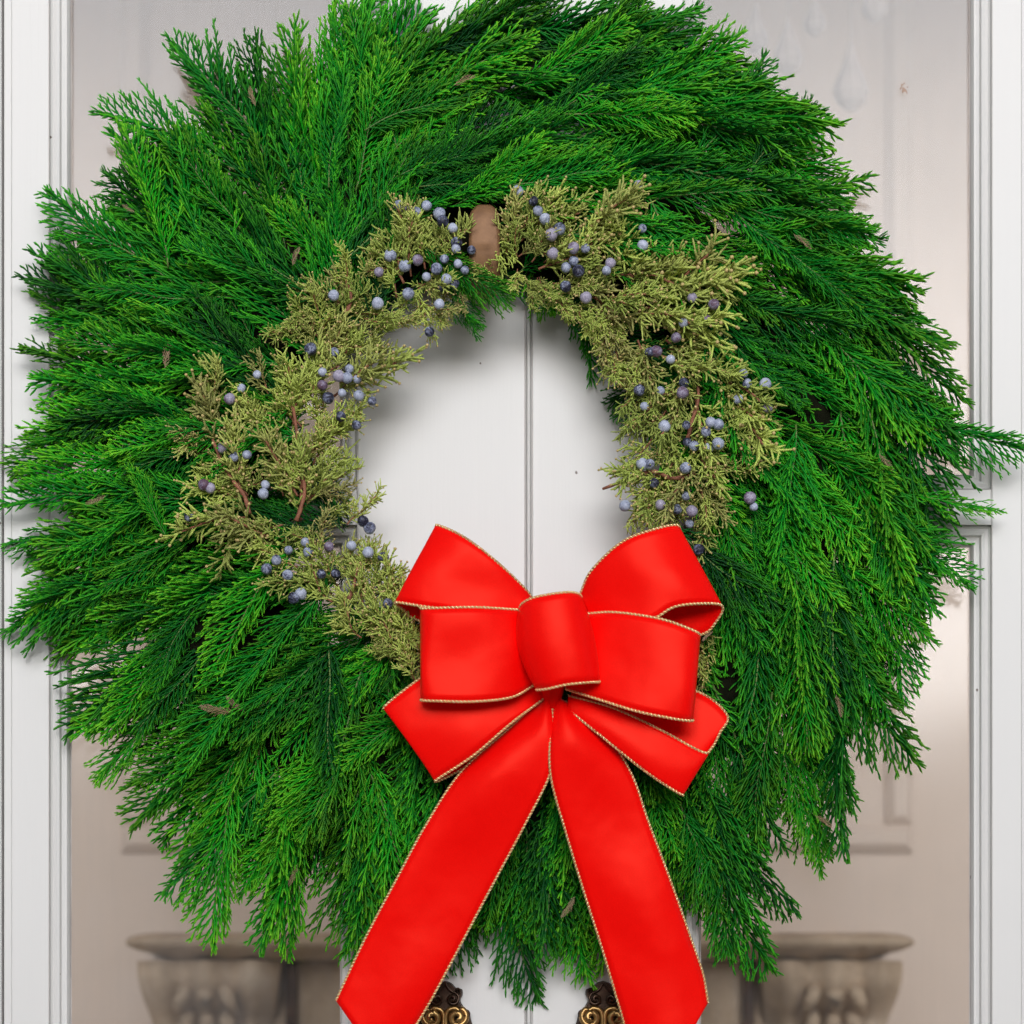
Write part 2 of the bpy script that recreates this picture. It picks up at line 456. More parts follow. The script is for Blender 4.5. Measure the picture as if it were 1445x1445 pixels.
def build_chandelier():
    # a drop chandelier hanging in the room: its prisms show faintly through the upper panes
    yc = 1.15
    c = P(715, -200, -yc)
    root = empty('crystal_chandelier', c)
    tag(root, 'crystal chandelier with teardrop prisms hanging indoors behind the upper panes', 'chandelier')
    k = (D + yc) / D
    mb = MB(); mb.tube([(c.x, yc, c.z + 0.55), (c.x, yc, c.z + .05), (c.x, yc, c.z + 0.0)], [.006, .012, .03], 8); mb.build('stem', M_BRASS, root, True)
    ring = [(c.x + 0.40 * math.cos(a), yc + 0.40 * math.sin(a), c.z + .05) for a in np.linspace(0, 2 * math.pi, 33)]
    mb = MB(); mb.tube(ring, .006, 6, cap=False); mb.build('ring', M_BRASS, root, True)
    drops = [(1201, 122, .95), (1066, 50, .7), (1112, 78, .8), (1150, 30, .6), (1235, 6, .7)]
    for px, py, sc in drops:
        q = P(px, py, -yc)
        h = 0.058 * sc * 2 * .62; rr = 0.0175 * sc * 2 * .75
        mb = MB()
        prof = [(0.0008, 1.0), (0.15, .8), (.45, .45), (.85, .1), (1.0, -.12), (.8, -.32), (.35, -.46), (.01, -.5)]
        K = 8; vs = []; fs = []
        for i, (r_, z_) in enumerate(prof):
            for j in range(K):
                a = 2 * math.pi * j / K; vs.append((q.x + rr * r_ * math.cos(a), yc + rr * r_ * math.sin(a), q.z + h * z_))
        for i in range(len(prof) - 1):
            for j in range(K): fs.append((i * K + j, i * K + (j + 1) % K, (i + 1) * K + (j + 1) % K, (i + 1) * K + j))
        mb.add(vs, fs)
        dr = mb.build('crystal_prism', M_CRYSTAL, root)
        mb = MB(); mb.tube([(q.x, yc, q.z + h), (q.x, yc, c.z + .05)], .0012, 4); mb.build('bead_string', M_CRYSTAL, dr)
build_chandelier()

# ------------------------------------------------------------------ doors
# y = 0 is the front face of stiles and rails; the glass is set back
GL = 0.016
PROF = [(0.0, -0.001), (0.0, 0.0025), (0.0022, 0.0045), (0.0050, 0.0035), (0.0075, 0.0045), (0.0085, 0.0085), (0.0110, 0.0095), (0.0130, 0.0090), (0.0142, 0.0125), (0.0150, GL + .001)]
def moulding(parent, x0, x1, z0, z1, wx=None):
    """four mitred moulding pieces lining the opening x0..x1, z0..z1 (outer edge), profile runs inward"""
    corners = [(x0, z0), (x1, z0), (x1, z1), (x0, z1)]
    ins = [(1, 1), (-1, 1), (-1, -1), (1, -1)]
    for i in range(4):
        j = (i + 1) % 4
        rows = []
        for w, d in PROF:
            a = (corners[i][0] + ins[i][0] * w, d, corners[i][1] + ins[i][1] * w)
            b_ = (corners[j][0] + ins[j][0] * w, d, corners[j][1] + ins[j][1] * w)
            rows.append([a, b_])
        mb = MB(); mb.grid(np.array(rows)); o = mb.build('glazing_moulding', M_PAINT, parent, False)

TOPZ = PZ(-420); BOTZ = 0.03
def build_door(side):
    if side == 'L':
        xa, xb = PXR(5), PXR(741.5); gx0, gx1 = PXR(70), PXR(504)
        lab = 'left leaf of the white glazed double door, its brass plate under the left tail'
    else:
        xa, xb = PXR(750.5), PXR(1487); gx0, gx1 = PXR(965), PXR(1399)
        lab = 'right leaf of the white glazed double door, with a brown spot on its pane'
    root = empty('french_door', ((xa + xb) / 2, 0.02, 0.0))
    tag(root, lab, 'door', 'leaves of the double door')
    T = 0.042
    zr1, zr0 = PZ(690), PZ(741)         # middle rail
    ztop = PZ(-340); zbot = 0.30
    def bx(name, x0, x1, z0, z1, b=.0012):
        mb = MB(); mb.box(x0, x1, 0.0, T, z0, z1, b); return mb.build(name, M_PAINT, root)
    bx('stile', xa, gx0, BOTZ, TOPZ); bx('stile', gx1, xb, BOTZ, TOPZ)
    e = 0.0003
    bx('rail', gx0 + e, gx1 - e, zr0, zr1, .0006); bx('rail', gx0 + e, gx1 - e, ztop, TOPZ); bx('rail', gx0 + e, gx1 - e, BOTZ, zbot)
    for z0, z1 in ((zbot, zr0), (zr1, ztop)):
        moulding(root, gx0, gx1, z0, z1)
        mb = MB(); mb.box(gx0 + .004, gx1 - .004, GL, GL + .004, z0 + .004, z1 - .004)
        mb.build('pane', M_GLASS, root)
        # dark glazing line where putty meets glass
        w = 0.0150
        for (a, b_, c, d_) in ((gx0 + w, gx0 + w + .0008, z0 + w, z1 - w), (gx1 - w - .0008, gx1 - w, z0 + w, z1 - w), (gx0 + w + .0009, gx1 - w - .0009, z0 + w, z0 + w + .0008), (gx0 + w + .0009, gx1 - w - .0009, z1 - w - .0008, z1 - w)):
            mb = MB(); mb.box(a, b_, GL - .0012, GL - .0002, c, d_); mb.build('putty_line', M_GRIME, root)
    # a thin edge bead on the outer / meeting side
    if side == 'L':
        mb = MB(); mb.box(PXR(6), PXR(17), -0.0012, -0.0002, BOTZ, TOPZ, .0006); mb.build('edge_bead', M_PAINT, root)
    else:
        mb = MB(); mb.box(PXR(1441), PXR(1452), -0.0012, -0.0002, BOTZ, TOPZ, .0006); mb.build('edge_bead', M_PAINT, root)
    # ornate backplate
    cx = 628 if side == 'L' else 851
    sg = 1 if side == 'L' else -1
    U = S
    def q(dx, py, y): return (PXR(cx) + sg * dx * U, y, PZ(py))
    out = [(0, 1384), (9, 1387), (16, 1394), (24, 1396), (25, 1404), (22, 1411), (26, 1420), (34, 1428), (37, 1440), (41, 1456), (38, 1476), (30, 1496), (33, 1540), (30, 1580), (20, 1620), (8, 1650), (0, 1665)]
    out = [tuple(p) for p in catmull(out, 60)]
    full = out + [(-x, y) for x, y in reversed(out[1:-1])]
    mb = MB()
    f0 = [q(x, y, -0.0035) for x, y in full]; f1 = [q(x * .93, 1500 + (y - 1500) * .985, -0.0065) for x, y in full]; bk = [q(x, y, -0.0004) for x, y in full]
    n = len(full); vs = bk + f0 + f1; fs = []
    for i in range(n):
        j = (i + 1) % n
        fs.append((i, j, n + j, n + i)); fs.append((n + i, n + j, 2 * n + j, 2 * n + i))
    fs.append(tuple(range(2 * n, 3 * n)))
    if sg < 0: fs = [tuple(reversed(f)) for f in fs]
    mb.add(vs, fs)
    plate = mb.build('handle_plate', M_DARKBR, root)
    def scroll(x, y, r0, turns, a0, dirn, rad, m, hgt=-.0085, tail=None):
        pts = []
        N = int(26 * turns)
        for i in range(N + 1):
            t = i / N
            r_ = r0 * (1 - .86 * t); a = R(a0) + dirn * t * turns * 2 * math.pi
            pts.append(q(x + r_ * math.cos(a), y - r_ * math.sin(a), hgt - 0.003 * t))
        if tail:
            pre = catmull([*tail, (x + r0 * math.cos(R(a0)), y - r0 * math.sin(R(a0)))], 14)[:-1]
            pts = [q(a, b_, hgt) for a, b_ in pre] + pts
        rr = np.linspace(rad * .6, rad, len(pts)); rr[-1] = rad * 1.25
        mb = MB(); mb.tube(pts, rr, 8); mb.build('scroll', m, plate, True)
    for s2 in (1, -1):
        def sc2(x, y, r0, turns, a0, dirn, rad, m, tail=None, hgt=-.0085):
            if s2 > 0: scroll(x, y, r0, turns, a0, dirn, rad, m, hgt, tail)
            else: scroll(-x, y, r0, turns, 180 - a0, -dirn, rad, m, hgt, [(-a, b_) for a, b_ in tail] if tail else None)
        sc2(11, 1410, 10, 1.5, 90, -1, .0017, M_DARKBR, [(1, 1388), (6, 1396)])
        sc2(18, 1398, 5, 1.2, 200, 1, .0013, M_DARKBR)
        sc2(18, 1436, 14, 1.5, 70, -1, .0034, M_BRASS, [(2, 1452), (2, 1432), (8, 1424)], -.0095)
        sc2(30, 1432, 7, .8, 120, -1, .0013, M_DARKBR)
        sc2(20, 1480, 13, 1.4, 80, 1, .003, M_BRASS)
        sc2(16, 1560, 12, 1.4, 260, -1, .003, M_BRASS, [(2, 1500), (20, 1530)])
    if side == 'R':
        # smear on the upper pane
        mb = MB(); r3 = random.Random(5)
        for i in range(14):
            px, py = 1281 + r3.gauss(0, 3.2), 113 + r3.gauss(0, 3.6); rr = r3.uniform(.0005, .0014)
            c = (PXR(px) , GL - .0003, PZ(py) )
            ks = 7; vs = [c] + [(c[0] + rr * math.cos(a) * r3.uniform(.6, 1.2), GL - .0001, c[2] + rr * math.sin(a) * r3.uniform(.6, 1.2)) for a in np.linspace(0, 2 * math.pi, ks, endpoint=False)]
            mb.add(vs, [(0, 1 + (i + 1) % ks, 1 + i) for i in range(ks)])
        mb.build('paint_spot', M_SPOT, root)
    return root
build_door('L'); build_door('R')

def build_astragal_and_frame():
    # the strip that covers the joint between the leaves: bead with a quirk each side
    rows = []
    for w, d in ((-4.6, .004), (-4.6, -.0005), (-3.4, -.0016), (-3.0, .0006), (-2.6, -.0022), (-1.4, -.0036), (0, -.0040), (1.4, -.0036), (2.6, -.0022), (3.0, .0006), (3.4, -.0016), (4.6, -.0005), (4.6, .004)):
        rows.append([(PXR(746) + w * S, d, BOTZ), (PXR(746) + w * S, d, TOPZ)])
    mb = MB(); mb.grid(np.array(rows))
    o = mb.build('door_astragal', M_PAINT, None); tag(o, 'narrow white beaded strip covering the joint between the two door leaves', 'door trim')
    mb = MB(); mb.box(PXR(741.2), PXR(741.9), -.0004, .002, BOTZ, TOPZ); mb.build('joint_line', M_GRIME, o)
    mb = MB(); mb.box(PXR(749.9), PXR(750.7), -.0004, .002, BOTZ, TOPZ); mb.build('joint_line', M_GRIME, o)
    root = empty('door_frame', (0, .02, 0)); tag(root, 'white painted frame around the double door, its edge along the left border', 'door frame')
    mb = MB(); mb.box(PXR(-150), PXR(3.2), -.006, .06, 0.0, TOPZ + .12, .003); mb.build('jamb', M_PAINT, root)
    mb = MB(); mb.box(PXR(1490), PXR(1640), -.006, .06, 0.0, TOPZ + .12, .003); mb.build('jamb', M_PAINT, root)
    mb = MB(); mb.box(PXR(3.4), PXR(1489.8), -.006, .06, TOPZ + .003, 2.86, .003); mb.build('head', M_PAINT, root)  # head carried up out of view to block light over the door
    mb = MB(); mb.box(PXR(3.4), PXR(1489.8), -.02, .06, 0.003, BOTZ - .003, .003); mb.build('threshold', M_STONE, root)
build_astragal_and_frame()

# ------------------------------------------------------------------ wreath
CX, CY = 690, 690
wreath = empty('evergreen_wreath', P(CX, CY, 0.05))
tag(wreath, 'large round cedar and juniper wreath hung on the white double door', 'wreath')
WREATH_INV = Matrix.Translation(-wreath.location)

ROUT = [(-180, 690), (-167, 706), (-155, 700), (-145, 703), (-132, 728), (-125, 742), (-118, 720), (-110, 690), (-95, 675), (-85, 715), (-75, 690), (-60, 760), (-50, 712), (-40, 684), (-30, 700), (-20, 684), (-10, 676), (0, 668), (8, 668), (17, 688), (24, 706), (30, 690), (45, 682), (60, 722), (75, 716), (90, 692), (105, 712), (112, 700), (122, 762), (128, 735), (134, 758), (140, 690), (148, 740), (155, 715), (163, 676), (173, 696), (180, 690)]
DOFF = [(-180, 14), (-160, 6), (-140, 5), (-120, 3), (-90, 0), (-60, -24), (-22, -42), (0, -50), (20, -52), (45, -58), (70, -58), (90, -50), (100, -36), (109, -24), (129, -9), (150, 0), (172, 15), (180, 14)]

# base ring, coloured near black as the shade between the sprays
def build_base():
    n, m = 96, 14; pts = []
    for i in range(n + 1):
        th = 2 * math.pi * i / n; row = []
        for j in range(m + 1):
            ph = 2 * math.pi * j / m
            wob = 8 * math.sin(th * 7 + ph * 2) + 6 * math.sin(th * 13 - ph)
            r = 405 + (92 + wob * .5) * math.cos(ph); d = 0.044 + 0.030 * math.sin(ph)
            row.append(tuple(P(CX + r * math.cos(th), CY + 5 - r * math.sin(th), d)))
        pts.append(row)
    mb = MB(); mb.grid(np.array(pts)); o = mb.build('base_ring', M_GAP_SHADE, wreath, True)
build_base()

def frond_mesh(seed, lod=1, fresh=0, dead=False):
    """flat feathery cypress spray: stem along +x, length 1 unit = 0.17 m"""
    r = random.Random(seed); mb = MB()
    L = 0.17
    bend = r.uniform(-.20, .20); droop = r.uniform(-.05, 0.24)
    def stem(t):
        x = L * t
        return np.array([x, bend * L * t * t + 0.012 * L * math.sin(t * 9 + seed), -droop * L * t * t])
    N = 16
    ts = np.linspace(0, 1, N)
    mb.tube([stem(t) for t in ts], np.linspace(.0013, .0007, N), 4, np.clip((ts - .55) * 1.8, 0, 1), 1)
    nsec = 38 if lod else 24
    wid = r.uniform(.8, 1.3)
    for i in range(nsec):
        t = 0.04 + 0.955 * (i + r.uniform(-.3, .3)) / nsec
        t = min(max(t, 0.02), 0.995)
        side = 1 if i % 2 else -1
        base = stem(t)
        env = min(1.0, 0.45 + t * 2.2) * min(1, (1.03 - t) / 0.55) ** 0.75
        ln = 0.056 * wid * env * r.uniform(.72, 1.18) + 0.004
        ang0 = R(r.uniform(30, 40) * (1 - 0.3 * t)); ang1 = ang0 - R(r.uniform(8, 20))
        zt = r.uniform(-.3, .40)
        ns = max(4, int(ln / 0.0042)) if lod else max(3, int(ln / .012))
        us = np.linspace(0, 1, ns + 1)
        def sp(u):
            a = ang0 + (ang1 - ang0) * u * .6
            return base + np.array([ln * u * math.cos(a), side * ln * u * math.sin(a), ln * u * zt - 0.10 * ln * u * u * 1.2])
        tipv = np.clip((us - .45) / .55, 0, 1) * (0.45 + .55 * t)
        rad = (0.00110 if lod else .0015) * (1 - .25 * us)
        rad = rad * np.where(np.arange(ns + 1) % 2 == 0, 1.28, .76); rad[-1] = .00035
        mb.tube([sp(u) for u in us], rad, 4 if lod else 3, tipv, 0, False)
        nt = int(ln / (.0068 if lod else .011))
        for j in range(1, nt + 1):
            u = (j - .3) / (nt + .5)
            sd = 1 if (j + i) % 2 else -1
            b0 = sp(u)
            l3 = (0.0175 * (1 - .55 * abs(u - .4) / .6)) * r.uniform(.6, 1.15) * (0.65 + .35 * env)
            if u > .75: l3 *= .7
            am = ang0 * (1 - .25 * u)
            a3 = side * am + sd * R(r.uniform(20, 30))
            dz = r.uniform(-.3, .35)
            k3 = 4 if lod else 2
            q = []; tv = []
            for w in np.linspace(0, 1, k3 + 1):
                aa = a3 + (side * am - a3) * .25 * w
                q.append(b0 + l3 * w * np.array([math.cos(aa), math.sin(aa), dz])); tv.append(max(0, (w - .2) / .8) * (.35 + .65 * max(u, t)) * (.8 if lod else .6))
            rr = (.00104 if lod else .0014) * np.array(([1.0, .8, 1.15, .95, .5] if lod else [1, 1, .4]))
            mb.tube(q, rr, 3, tv, 0, False)
    mats = [M_DEAD, M_DEAD] if dead else [M_FROND[fresh], M_STEM]
    return mb.mesh('cedar_frond', mats, True)

FR = [frond_mesh(100 + i, 1, 1 if i % 5 < 2 else 0) for i in range(20)]
FR_LOW = [frond_mesh(300 + i, 0, 0) for i in range(5)]

def frond_matrix(root, tip, roll, L=0.17, facing=None):
    x = (tip - root); ln = x.length; x.normalize()
    view = facing or Vector((0, -1, 0))
    z = (view - x * view.dot(x)).normalized()
    y = z.cross(x)
    rot = Matrix((x, y, z)).transposed()
    rot = rot @ Matrix.Rotation(roll, 3, 'X')
    s = ln / L
    return Matrix.Translation(root) @ (rot * s).to_4x4()

def put(name, me, mtx, parent=wreath):
    o = bpy.data.objects.new(name, me)
    COL.objects.link(o)
    o.parent = parent
    o.matrix_parent_inverse = WREATH_INV
    o.matrix_basis = mtx
    return o

def polar(th, r): return (CX + r * math.cos(R(th)), CY - r * math.sin(R(th)))

spec = []   # (priority, root px, tip px, droot, dtip, roll)
def layer(count, rfrac0, rfrac1, l0, l1, d_root, d_tip, jit=9, djit=.010, pr=0, th0=-180, th1=180, phase=0):
    for i in range(count):
        th = th0 + (th1 - th0) * (i + phase + rnd.uniform(-.45, .45)) / count
        ph = pr * 1.9 + th0 * .1; kk = 15 + pr
        cl = math.sin(R(th) * kk + ph)
        th -= (0.75 if pr > 1 else .3) * (360 / kk / (2 * math.pi)) * cl
        ro = interp_ang(ROUT, th)
        rt = ro * rnd.uniform(rfrac0, rfrac1)
        a = th + interp_ang(DOFF, th) - (7 if pr > 1 else 3) * cl + rnd.gauss(0, jit)
        ln = rnd.uniform(l0, l1)
        tx, ty = polar(th, rt)
        rx, ry = tx - ln * math.cos(R(a)), ty + ln * math.sin(R(a))
        spec.append((pr, (rx, ry), (tx, ty), d_root + rnd.gauss(0, djit), d_tip + rnd.gauss(0, djit), rnd.gauss(0, .42)))

#      count  tip radius       length      depth root / tip
layer(130, .84, 1.00, 170, 290, .030, .026, 10, .008, 0)
layer(74, .90, 1.01, 190, 320, .052, .048, 9, .008, 1, phase=.5)
layer(76, .76, .95, 170, 290, .075, .074, 11, .010, 2)
layer(70, .64, .84, 150, 270, .095, .100, 13, .010, 3, phase=.5)
layer(50, .56, .72, 170, 240, .108, .118, 15, .010, 4)
# lower ring under the bow, inner rim
layer(16, .40, .56, 130, 200, .105, .115, 14, .008, 4, -150, -20)
layer(26, .46, .60, 130, 190, .085, .10, 20, .008, 3, -20, 200)
# explicit ones: tips that leave the outline, and sprigs that poke into the opening
def one(rx, ry, tx, ty, d0, d1, roll=0.0, pr=5): spec.append((pr, (rx, ry), (tx, ty), d0, d1, roll))
one(1265, 580, 1437, 664, .05, .075, .2); one(1270, 690, 1412, 732, .05, .06, -.7); one(1230, 735, 1385, 800, .055, .06)
one(600, 1010, 540, 1150, .075, .08); one(580, 1040, 515, 1180, .07, .075); one(640, 1060, 600, 1200, .06, .062); one(610, 1080, 565, 1215, .06, .062); one(560, 1010, 480, 1110, .075, .08)
one(340, 1090, 262, 1318, .07, .06); one(430, 1090, 372, 1338, .07, .06); one(960, 1130, 1052, 1382, .06, .05); one(1010, 1100, 1040, 1340, .06, .06, .3)
one(330, 240, 160, 126, .06, .05); one(380, 230, 274, 30, .06, .05); one(250, 400, 50, 285, .06, .055); one(260, 470, 55, 350, .05, .045, .2)
one(490, 200, 490, -8, .06, .06); one(540, 210, 520, 10, .06, .06); one(760, 130, 928, 8, .05, .05); one(860, 160, 1058, 62, .05, .05); one(970, 240, 1104, 105, .06, .045); one(1050, 250, 1148, 135, .06, .045)
one(700, 1180, 722, 1415, .05, .05); one(690, 1160, 660, 1372, .05, .05); one(790, 1170, 800, 1385, .05, .045); one(830, 1170, 850, 1370, .05, .045); one(740, 1120, 735, 1330, .06, .055); one(700, 1060, 690, 1260, .075, .07); one(800, 1080, 830, 1270, .075, .07)
one(700, 1000, 720, 1190, .085, .08); one(850, 1020, 800, 1230, .085, .08)
one(590, 345, 716, 428, .118, .135, .3); one(610, 350, 692, 458, .10, .12, -.4); one(760, 270, 765, 440, .04, .045, .2); one(760, 300, 800, 430, .04, .045, -.3); one(800, 330, 860, 520, .035, .04, .1)
one(1000, 470, 868, 570, .04, .045, .3); one(980, 540, 880, 600, .04, .045); one(440, 640, 495, 735, .05, .05, .2); one(400, 640, 470, 720, .05, .05); one(620, 420, 670, 470, .10, .11, .5)
one(600, 860, 560, 980, .09, .09, .2); one(610, 890, 520, 960, .09, .10, .1); one(560, 840, 500, 930, .085, .09); one(640, 900, 600, 1030, .09, .095); one(480, 800, 400, 870, .09, .095); one(440, 740, 330, 800, .08, .09); one(450, 700, 340, 720, .075, .085); one(450, 660, 330, 640, .075, .085); one(960, 850, 1010, 960, .09, .095); one(940, 830, 1040, 900, .085, .09)
one(640, 290, 775, 212, .12, .13); one(590, 262, 738, 258, .12, .125, .2); one(690, 270, 860, 225, .12, .13); one(560, 250, 690, 190, .12, .13, -.2); one(720, 290, 870, 268, .10, .11)
one(985, 700, 1085, 870, .10, .11); one(1000, 760, 1060, 920, .10, .11, .2); one(1010, 700, 1130, 800, .095, .11); one(970, 790, 1030, 930, .095, .1)
one(560, 860, 430, 905, .085, .095); one(560, 900, 440, 965, .08, .09); one(520, 830, 410, 910, .085, .09); one(500, 800, 390, 850, .08, .09); one(470, 760, 360, 770, .08, .09); one(540, 880, 480, 960, .08, .085)
one(235, 760, 188, 648, .118, .125, .1)

def in_hook(p): return 640 < p[0] < 725 and 270 < p[1] < 385
spec = [s for s in spec if not (2 <= s[0] < 5 and (in_hook(s[2]) or in_hook(((s[1][0] + s[2][0]) / 2, (s[1][1] + s[2][1]) / 2))))]
def cap(p, d):
    x, y = p
    if 520 < x < 1045 and 820 < y < 1140: return min(d, .082)
    if 460 < x < 1015 and y >= 1100: return min(d, .066)
    return d
spec = [(a, r_, t_, cap(r_, d0), cap(t_, d1), ro) for a, r_, t_, d0, d1, ro in spec if a == 5 or math.hypot(r_[0] - 690, r_[1] - 640) > 225]
order = sorted(range(len(spec)), key=lambda i: -spec[i][0] - .001 * i * 0)
FRESH = [m for i, m in enumerate(FR) if i % 5 < 2]; DEEP = [m for i, m in enumerate(FR) if i % 5 >= 2]
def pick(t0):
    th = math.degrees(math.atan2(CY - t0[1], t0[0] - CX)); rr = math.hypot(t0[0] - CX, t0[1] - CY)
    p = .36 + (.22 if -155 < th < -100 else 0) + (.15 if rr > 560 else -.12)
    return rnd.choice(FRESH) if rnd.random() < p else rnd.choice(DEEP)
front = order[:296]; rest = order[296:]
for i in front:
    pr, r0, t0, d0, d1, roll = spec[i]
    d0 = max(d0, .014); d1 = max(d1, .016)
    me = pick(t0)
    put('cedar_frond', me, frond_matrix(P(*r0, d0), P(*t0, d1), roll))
def joined(idx):
    src = FR + FR_LOW; cache = []
    for me in src:
        n = len(me.vertices); co = np.empty(n * 3, np.float32); me.vertices.foreach_get('co', co)
        t = np.empty(n, np.float32); me.attributes['tip'].data.foreach_get('value', t)
        nl = len(me.loops); lv = np.empty(nl, np.int32); me.loops.foreach_get('vertex_index', lv)
        npg = len(me.polygons); lt = np.empty(npg, np.int32); me.polygons.foreach_get('loop_total', lt)
        cache.append((co.reshape(-1, 3), t, lv, lt))
    vs, tt, lvs, lts, sh, mi = [], [], [], [], [], []; base = 0
    for i in idx:
        pr, r0, t0, d0, d1, roll = spec[i]
        m = np.array(frond_matrix(P(*r0, max(d0, .014)), P(*t0, max(d1, .016)), roll))
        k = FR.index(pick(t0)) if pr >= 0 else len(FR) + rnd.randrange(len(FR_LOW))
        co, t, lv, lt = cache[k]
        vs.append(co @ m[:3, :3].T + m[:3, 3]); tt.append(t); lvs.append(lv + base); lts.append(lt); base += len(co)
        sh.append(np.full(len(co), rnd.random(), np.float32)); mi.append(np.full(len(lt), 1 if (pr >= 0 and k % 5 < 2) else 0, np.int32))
    vs = np.vstack(vs).astype(np.float32); lvs = np.concatenate(lvs).astype(np.int32); lts = np.concatenate(lts)
    me = bpy.data.meshes.new('background_foliage')
    me.vertices.add(len(vs)); me.vertices.foreach_set('co', vs.ravel())
    me.loops.add(len(lvs)); me.loops.foreach_set('vertex_index', lvs)
    me.polygons.add(len(lts)); me.polygons.foreach_set('loop_start', (np.cumsum(lts) - lts).astype(np.int32))
    for nm, arr in (('tip', np.concatenate(tt)), ('shade', np.concatenate(sh))):
        at = me.attributes.new(nm, 'FLOAT', 'POINT'); at.data.foreach_set('value', arr)
    me.materials.append(M_FROND[0]); me.materials.append(M_FROND[1])
    me.polygons.foreach_set('material_index', np.concatenate(mi)); me.polygons.foreach_set('use_smooth', np.ones(len(lts), bool))
    me.update(calc_edges=True); me.validate()
    print('stuff faces', len(lts), 'frond faces', [len(f.polygons) for f in FR][:3], 'juniper', len(JU[0].polygons) if 'JU' in globals() else 0)
    o = bpy.data.objects.new('background_foliage', me); link(o, wreath); tag(o, kind='stuff')
# extra deep filler so that no door shows between the sprays
for i in range(90):
    th = rnd.uniform(-180, 180); rr = rnd.uniform(.46, .86) * 690; a = th + interp_ang(DOFF, th) + rnd.gauss(0, 25)
    tx, ty = polar(th, rr); ln = rnd.uniform(150, 230)
    spec.append((-1, (tx - ln * math.cos(R(a)), ty + ln * math.sin(R(a))), (tx, ty), rnd.uniform(.03, .075), rnd.uniform(.03, .08), rnd.gauss(0, .5)))
    rest.append(len(spec) - 1)
rest = [i for i in rest if math.hypot(spec[i][1][0] - CX, spec[i][1][1] - CY) > 250]
joined(rest)
# a few dry tips
for rx, ry, tx, ty, d in ((345, 1005, 318, 985, .125), (330, 1005, 282, 1000, .12), (990, 905, 1004, 890, .14), (412, 375, 420, 348, .125), (812, 1265, 795, 1295, .09), (1150, 1150, 1175, 1165, .10), (232, 520, 238, 478, .11), (190, 300, 172, 290, .07), (640, 120, 668, 104, .11), (1120, 330, 1146, 348, .10), (1240, 640, 1262, 664, .09), (1180, 980, 1190, 1010, .10), (420, 1220, 408, 1252, .09), (150, 700, 122, 712, .09), (360, 150, 350, 122, .08)):
    put('dry_tip', FRD if 'FRD' in globals() else globals().setdefault('FRD', frond_mesh(777, 0, 0, True)), frond_matrix(P(rx, ry, d), P(tx, ty, d), .2))

# ---- juniper
def juniper_mesh(seed, tips=True):
    r = random.Random(seed); mb = MB(); L = 0.08
    def grow(p0, dr, ln, rad, lev, tip_on):
        n = max(3, int(ln / .0035)); pts = [p0]; d = Vector(dr).normalized(); p = Vector(p0)
        for i in range(n):
            d = (d + Vector((r.gauss(0, .11), r.gauss(0, .11), r.gauss(0, .09)))).normalized()
            if lev >= 1: d = (d + Vector((.05, 0, .02))).normalized()
            p = p + d * (ln / n); pts.append(tuple(p))
        us = np.linspace(0, 1, n + 1)
        rr = rad * (1 - .2 * us) * np.where(np.arange(n + 1) % 2 == 0, 1.15, .88); rr[-1] = rad * .5
        tv = np.clip(us * (.35 if lev == 0 else 1) + (.5 if lev == 2 else (.15 if lev == 1 else 0)), 0, 1)
        mb.tube(pts, rr, 5 if lev == 0 else 4, tv, 1 if lev == 0 else 0, True)
        if lev == 2 and tip_on and r.random() < .33:
            c = pts[-1]; d_ = d * .0013
            mb.tube([tuple(Vector(c) - d_), tuple(Vector(c) + d_ * .1), tuple(Vector(c) + d_)], [.0011, .0017, .0006], 5, 1.0, 2, True)
        return [Vector(q) for q in pts]
    st = grow((0, 0, 0), (1, 0, .05), L * .78, .0013, 0, False)
    nb = 17
    for i in range(nb):
        t = .12 + .88 * i / (nb - 1); b = st[min(int(t * (len(st) - 1)), len(st) - 1)]
        az = i * 2.4 + r.uniform(-.5, .5)
        sp = R(r.uniform(32, 58)) * (1 - .55 * (t > .93))
        # flattened around the stem
        dr = Vector((math.cos(sp), math.sin(sp) * math.cos(az), math.sin(sp) * math.sin(az) * .75 + .12))
        ln = (.034 - .016 * t) * r.uniform(.75, 1.2)
        bp = grow(tuple(b), dr, ln, .00112, 1, False)
        n3 = max(3, int(ln / .0042))
        for j in range(n3):
            u = .2 + .8 * j / n3; q = bp[min(int(u * (len(bp) - 1)), len(bp) - 1)]
            a2 = j * 2.6 + r.uniform(-.6, .6); s2 = R(r.uniform(28, 50))
            ax = dr.normalized(); s1 = ax.orthogonal().normalized(); s3 = ax.cross(s1)
            d2 = ax * math.cos(s2) + (s1 * math.cos(a2) + s3 * math.sin(a2)) * math.sin(s2)
            grow(tuple(q), d2, r.uniform(.007, .0155), .00112, 2, tips)
    return mb.mesh('juniper_sprig', [M_JUN, M_BARK, M_JTIP], True)
JU = [juniper_mesh(500 + i, i % 3 != 0) for i in range(9)]

sprigs = []
def sprig(rx, ry, tx, ty, d0, d1, roll=None):
    o = put('juniper_sprig', JU[rnd.randrange(len(JU))], frond_matrix(P(rx, ry, d0), P(tx, ty, d1), rnd.uniform(-1.2, 1.2) if roll is None else roll, .08))
    sprigs.append((o, ((rx + tx) / 2, (ry + ty) / 2), (d0 + d1) / 2))
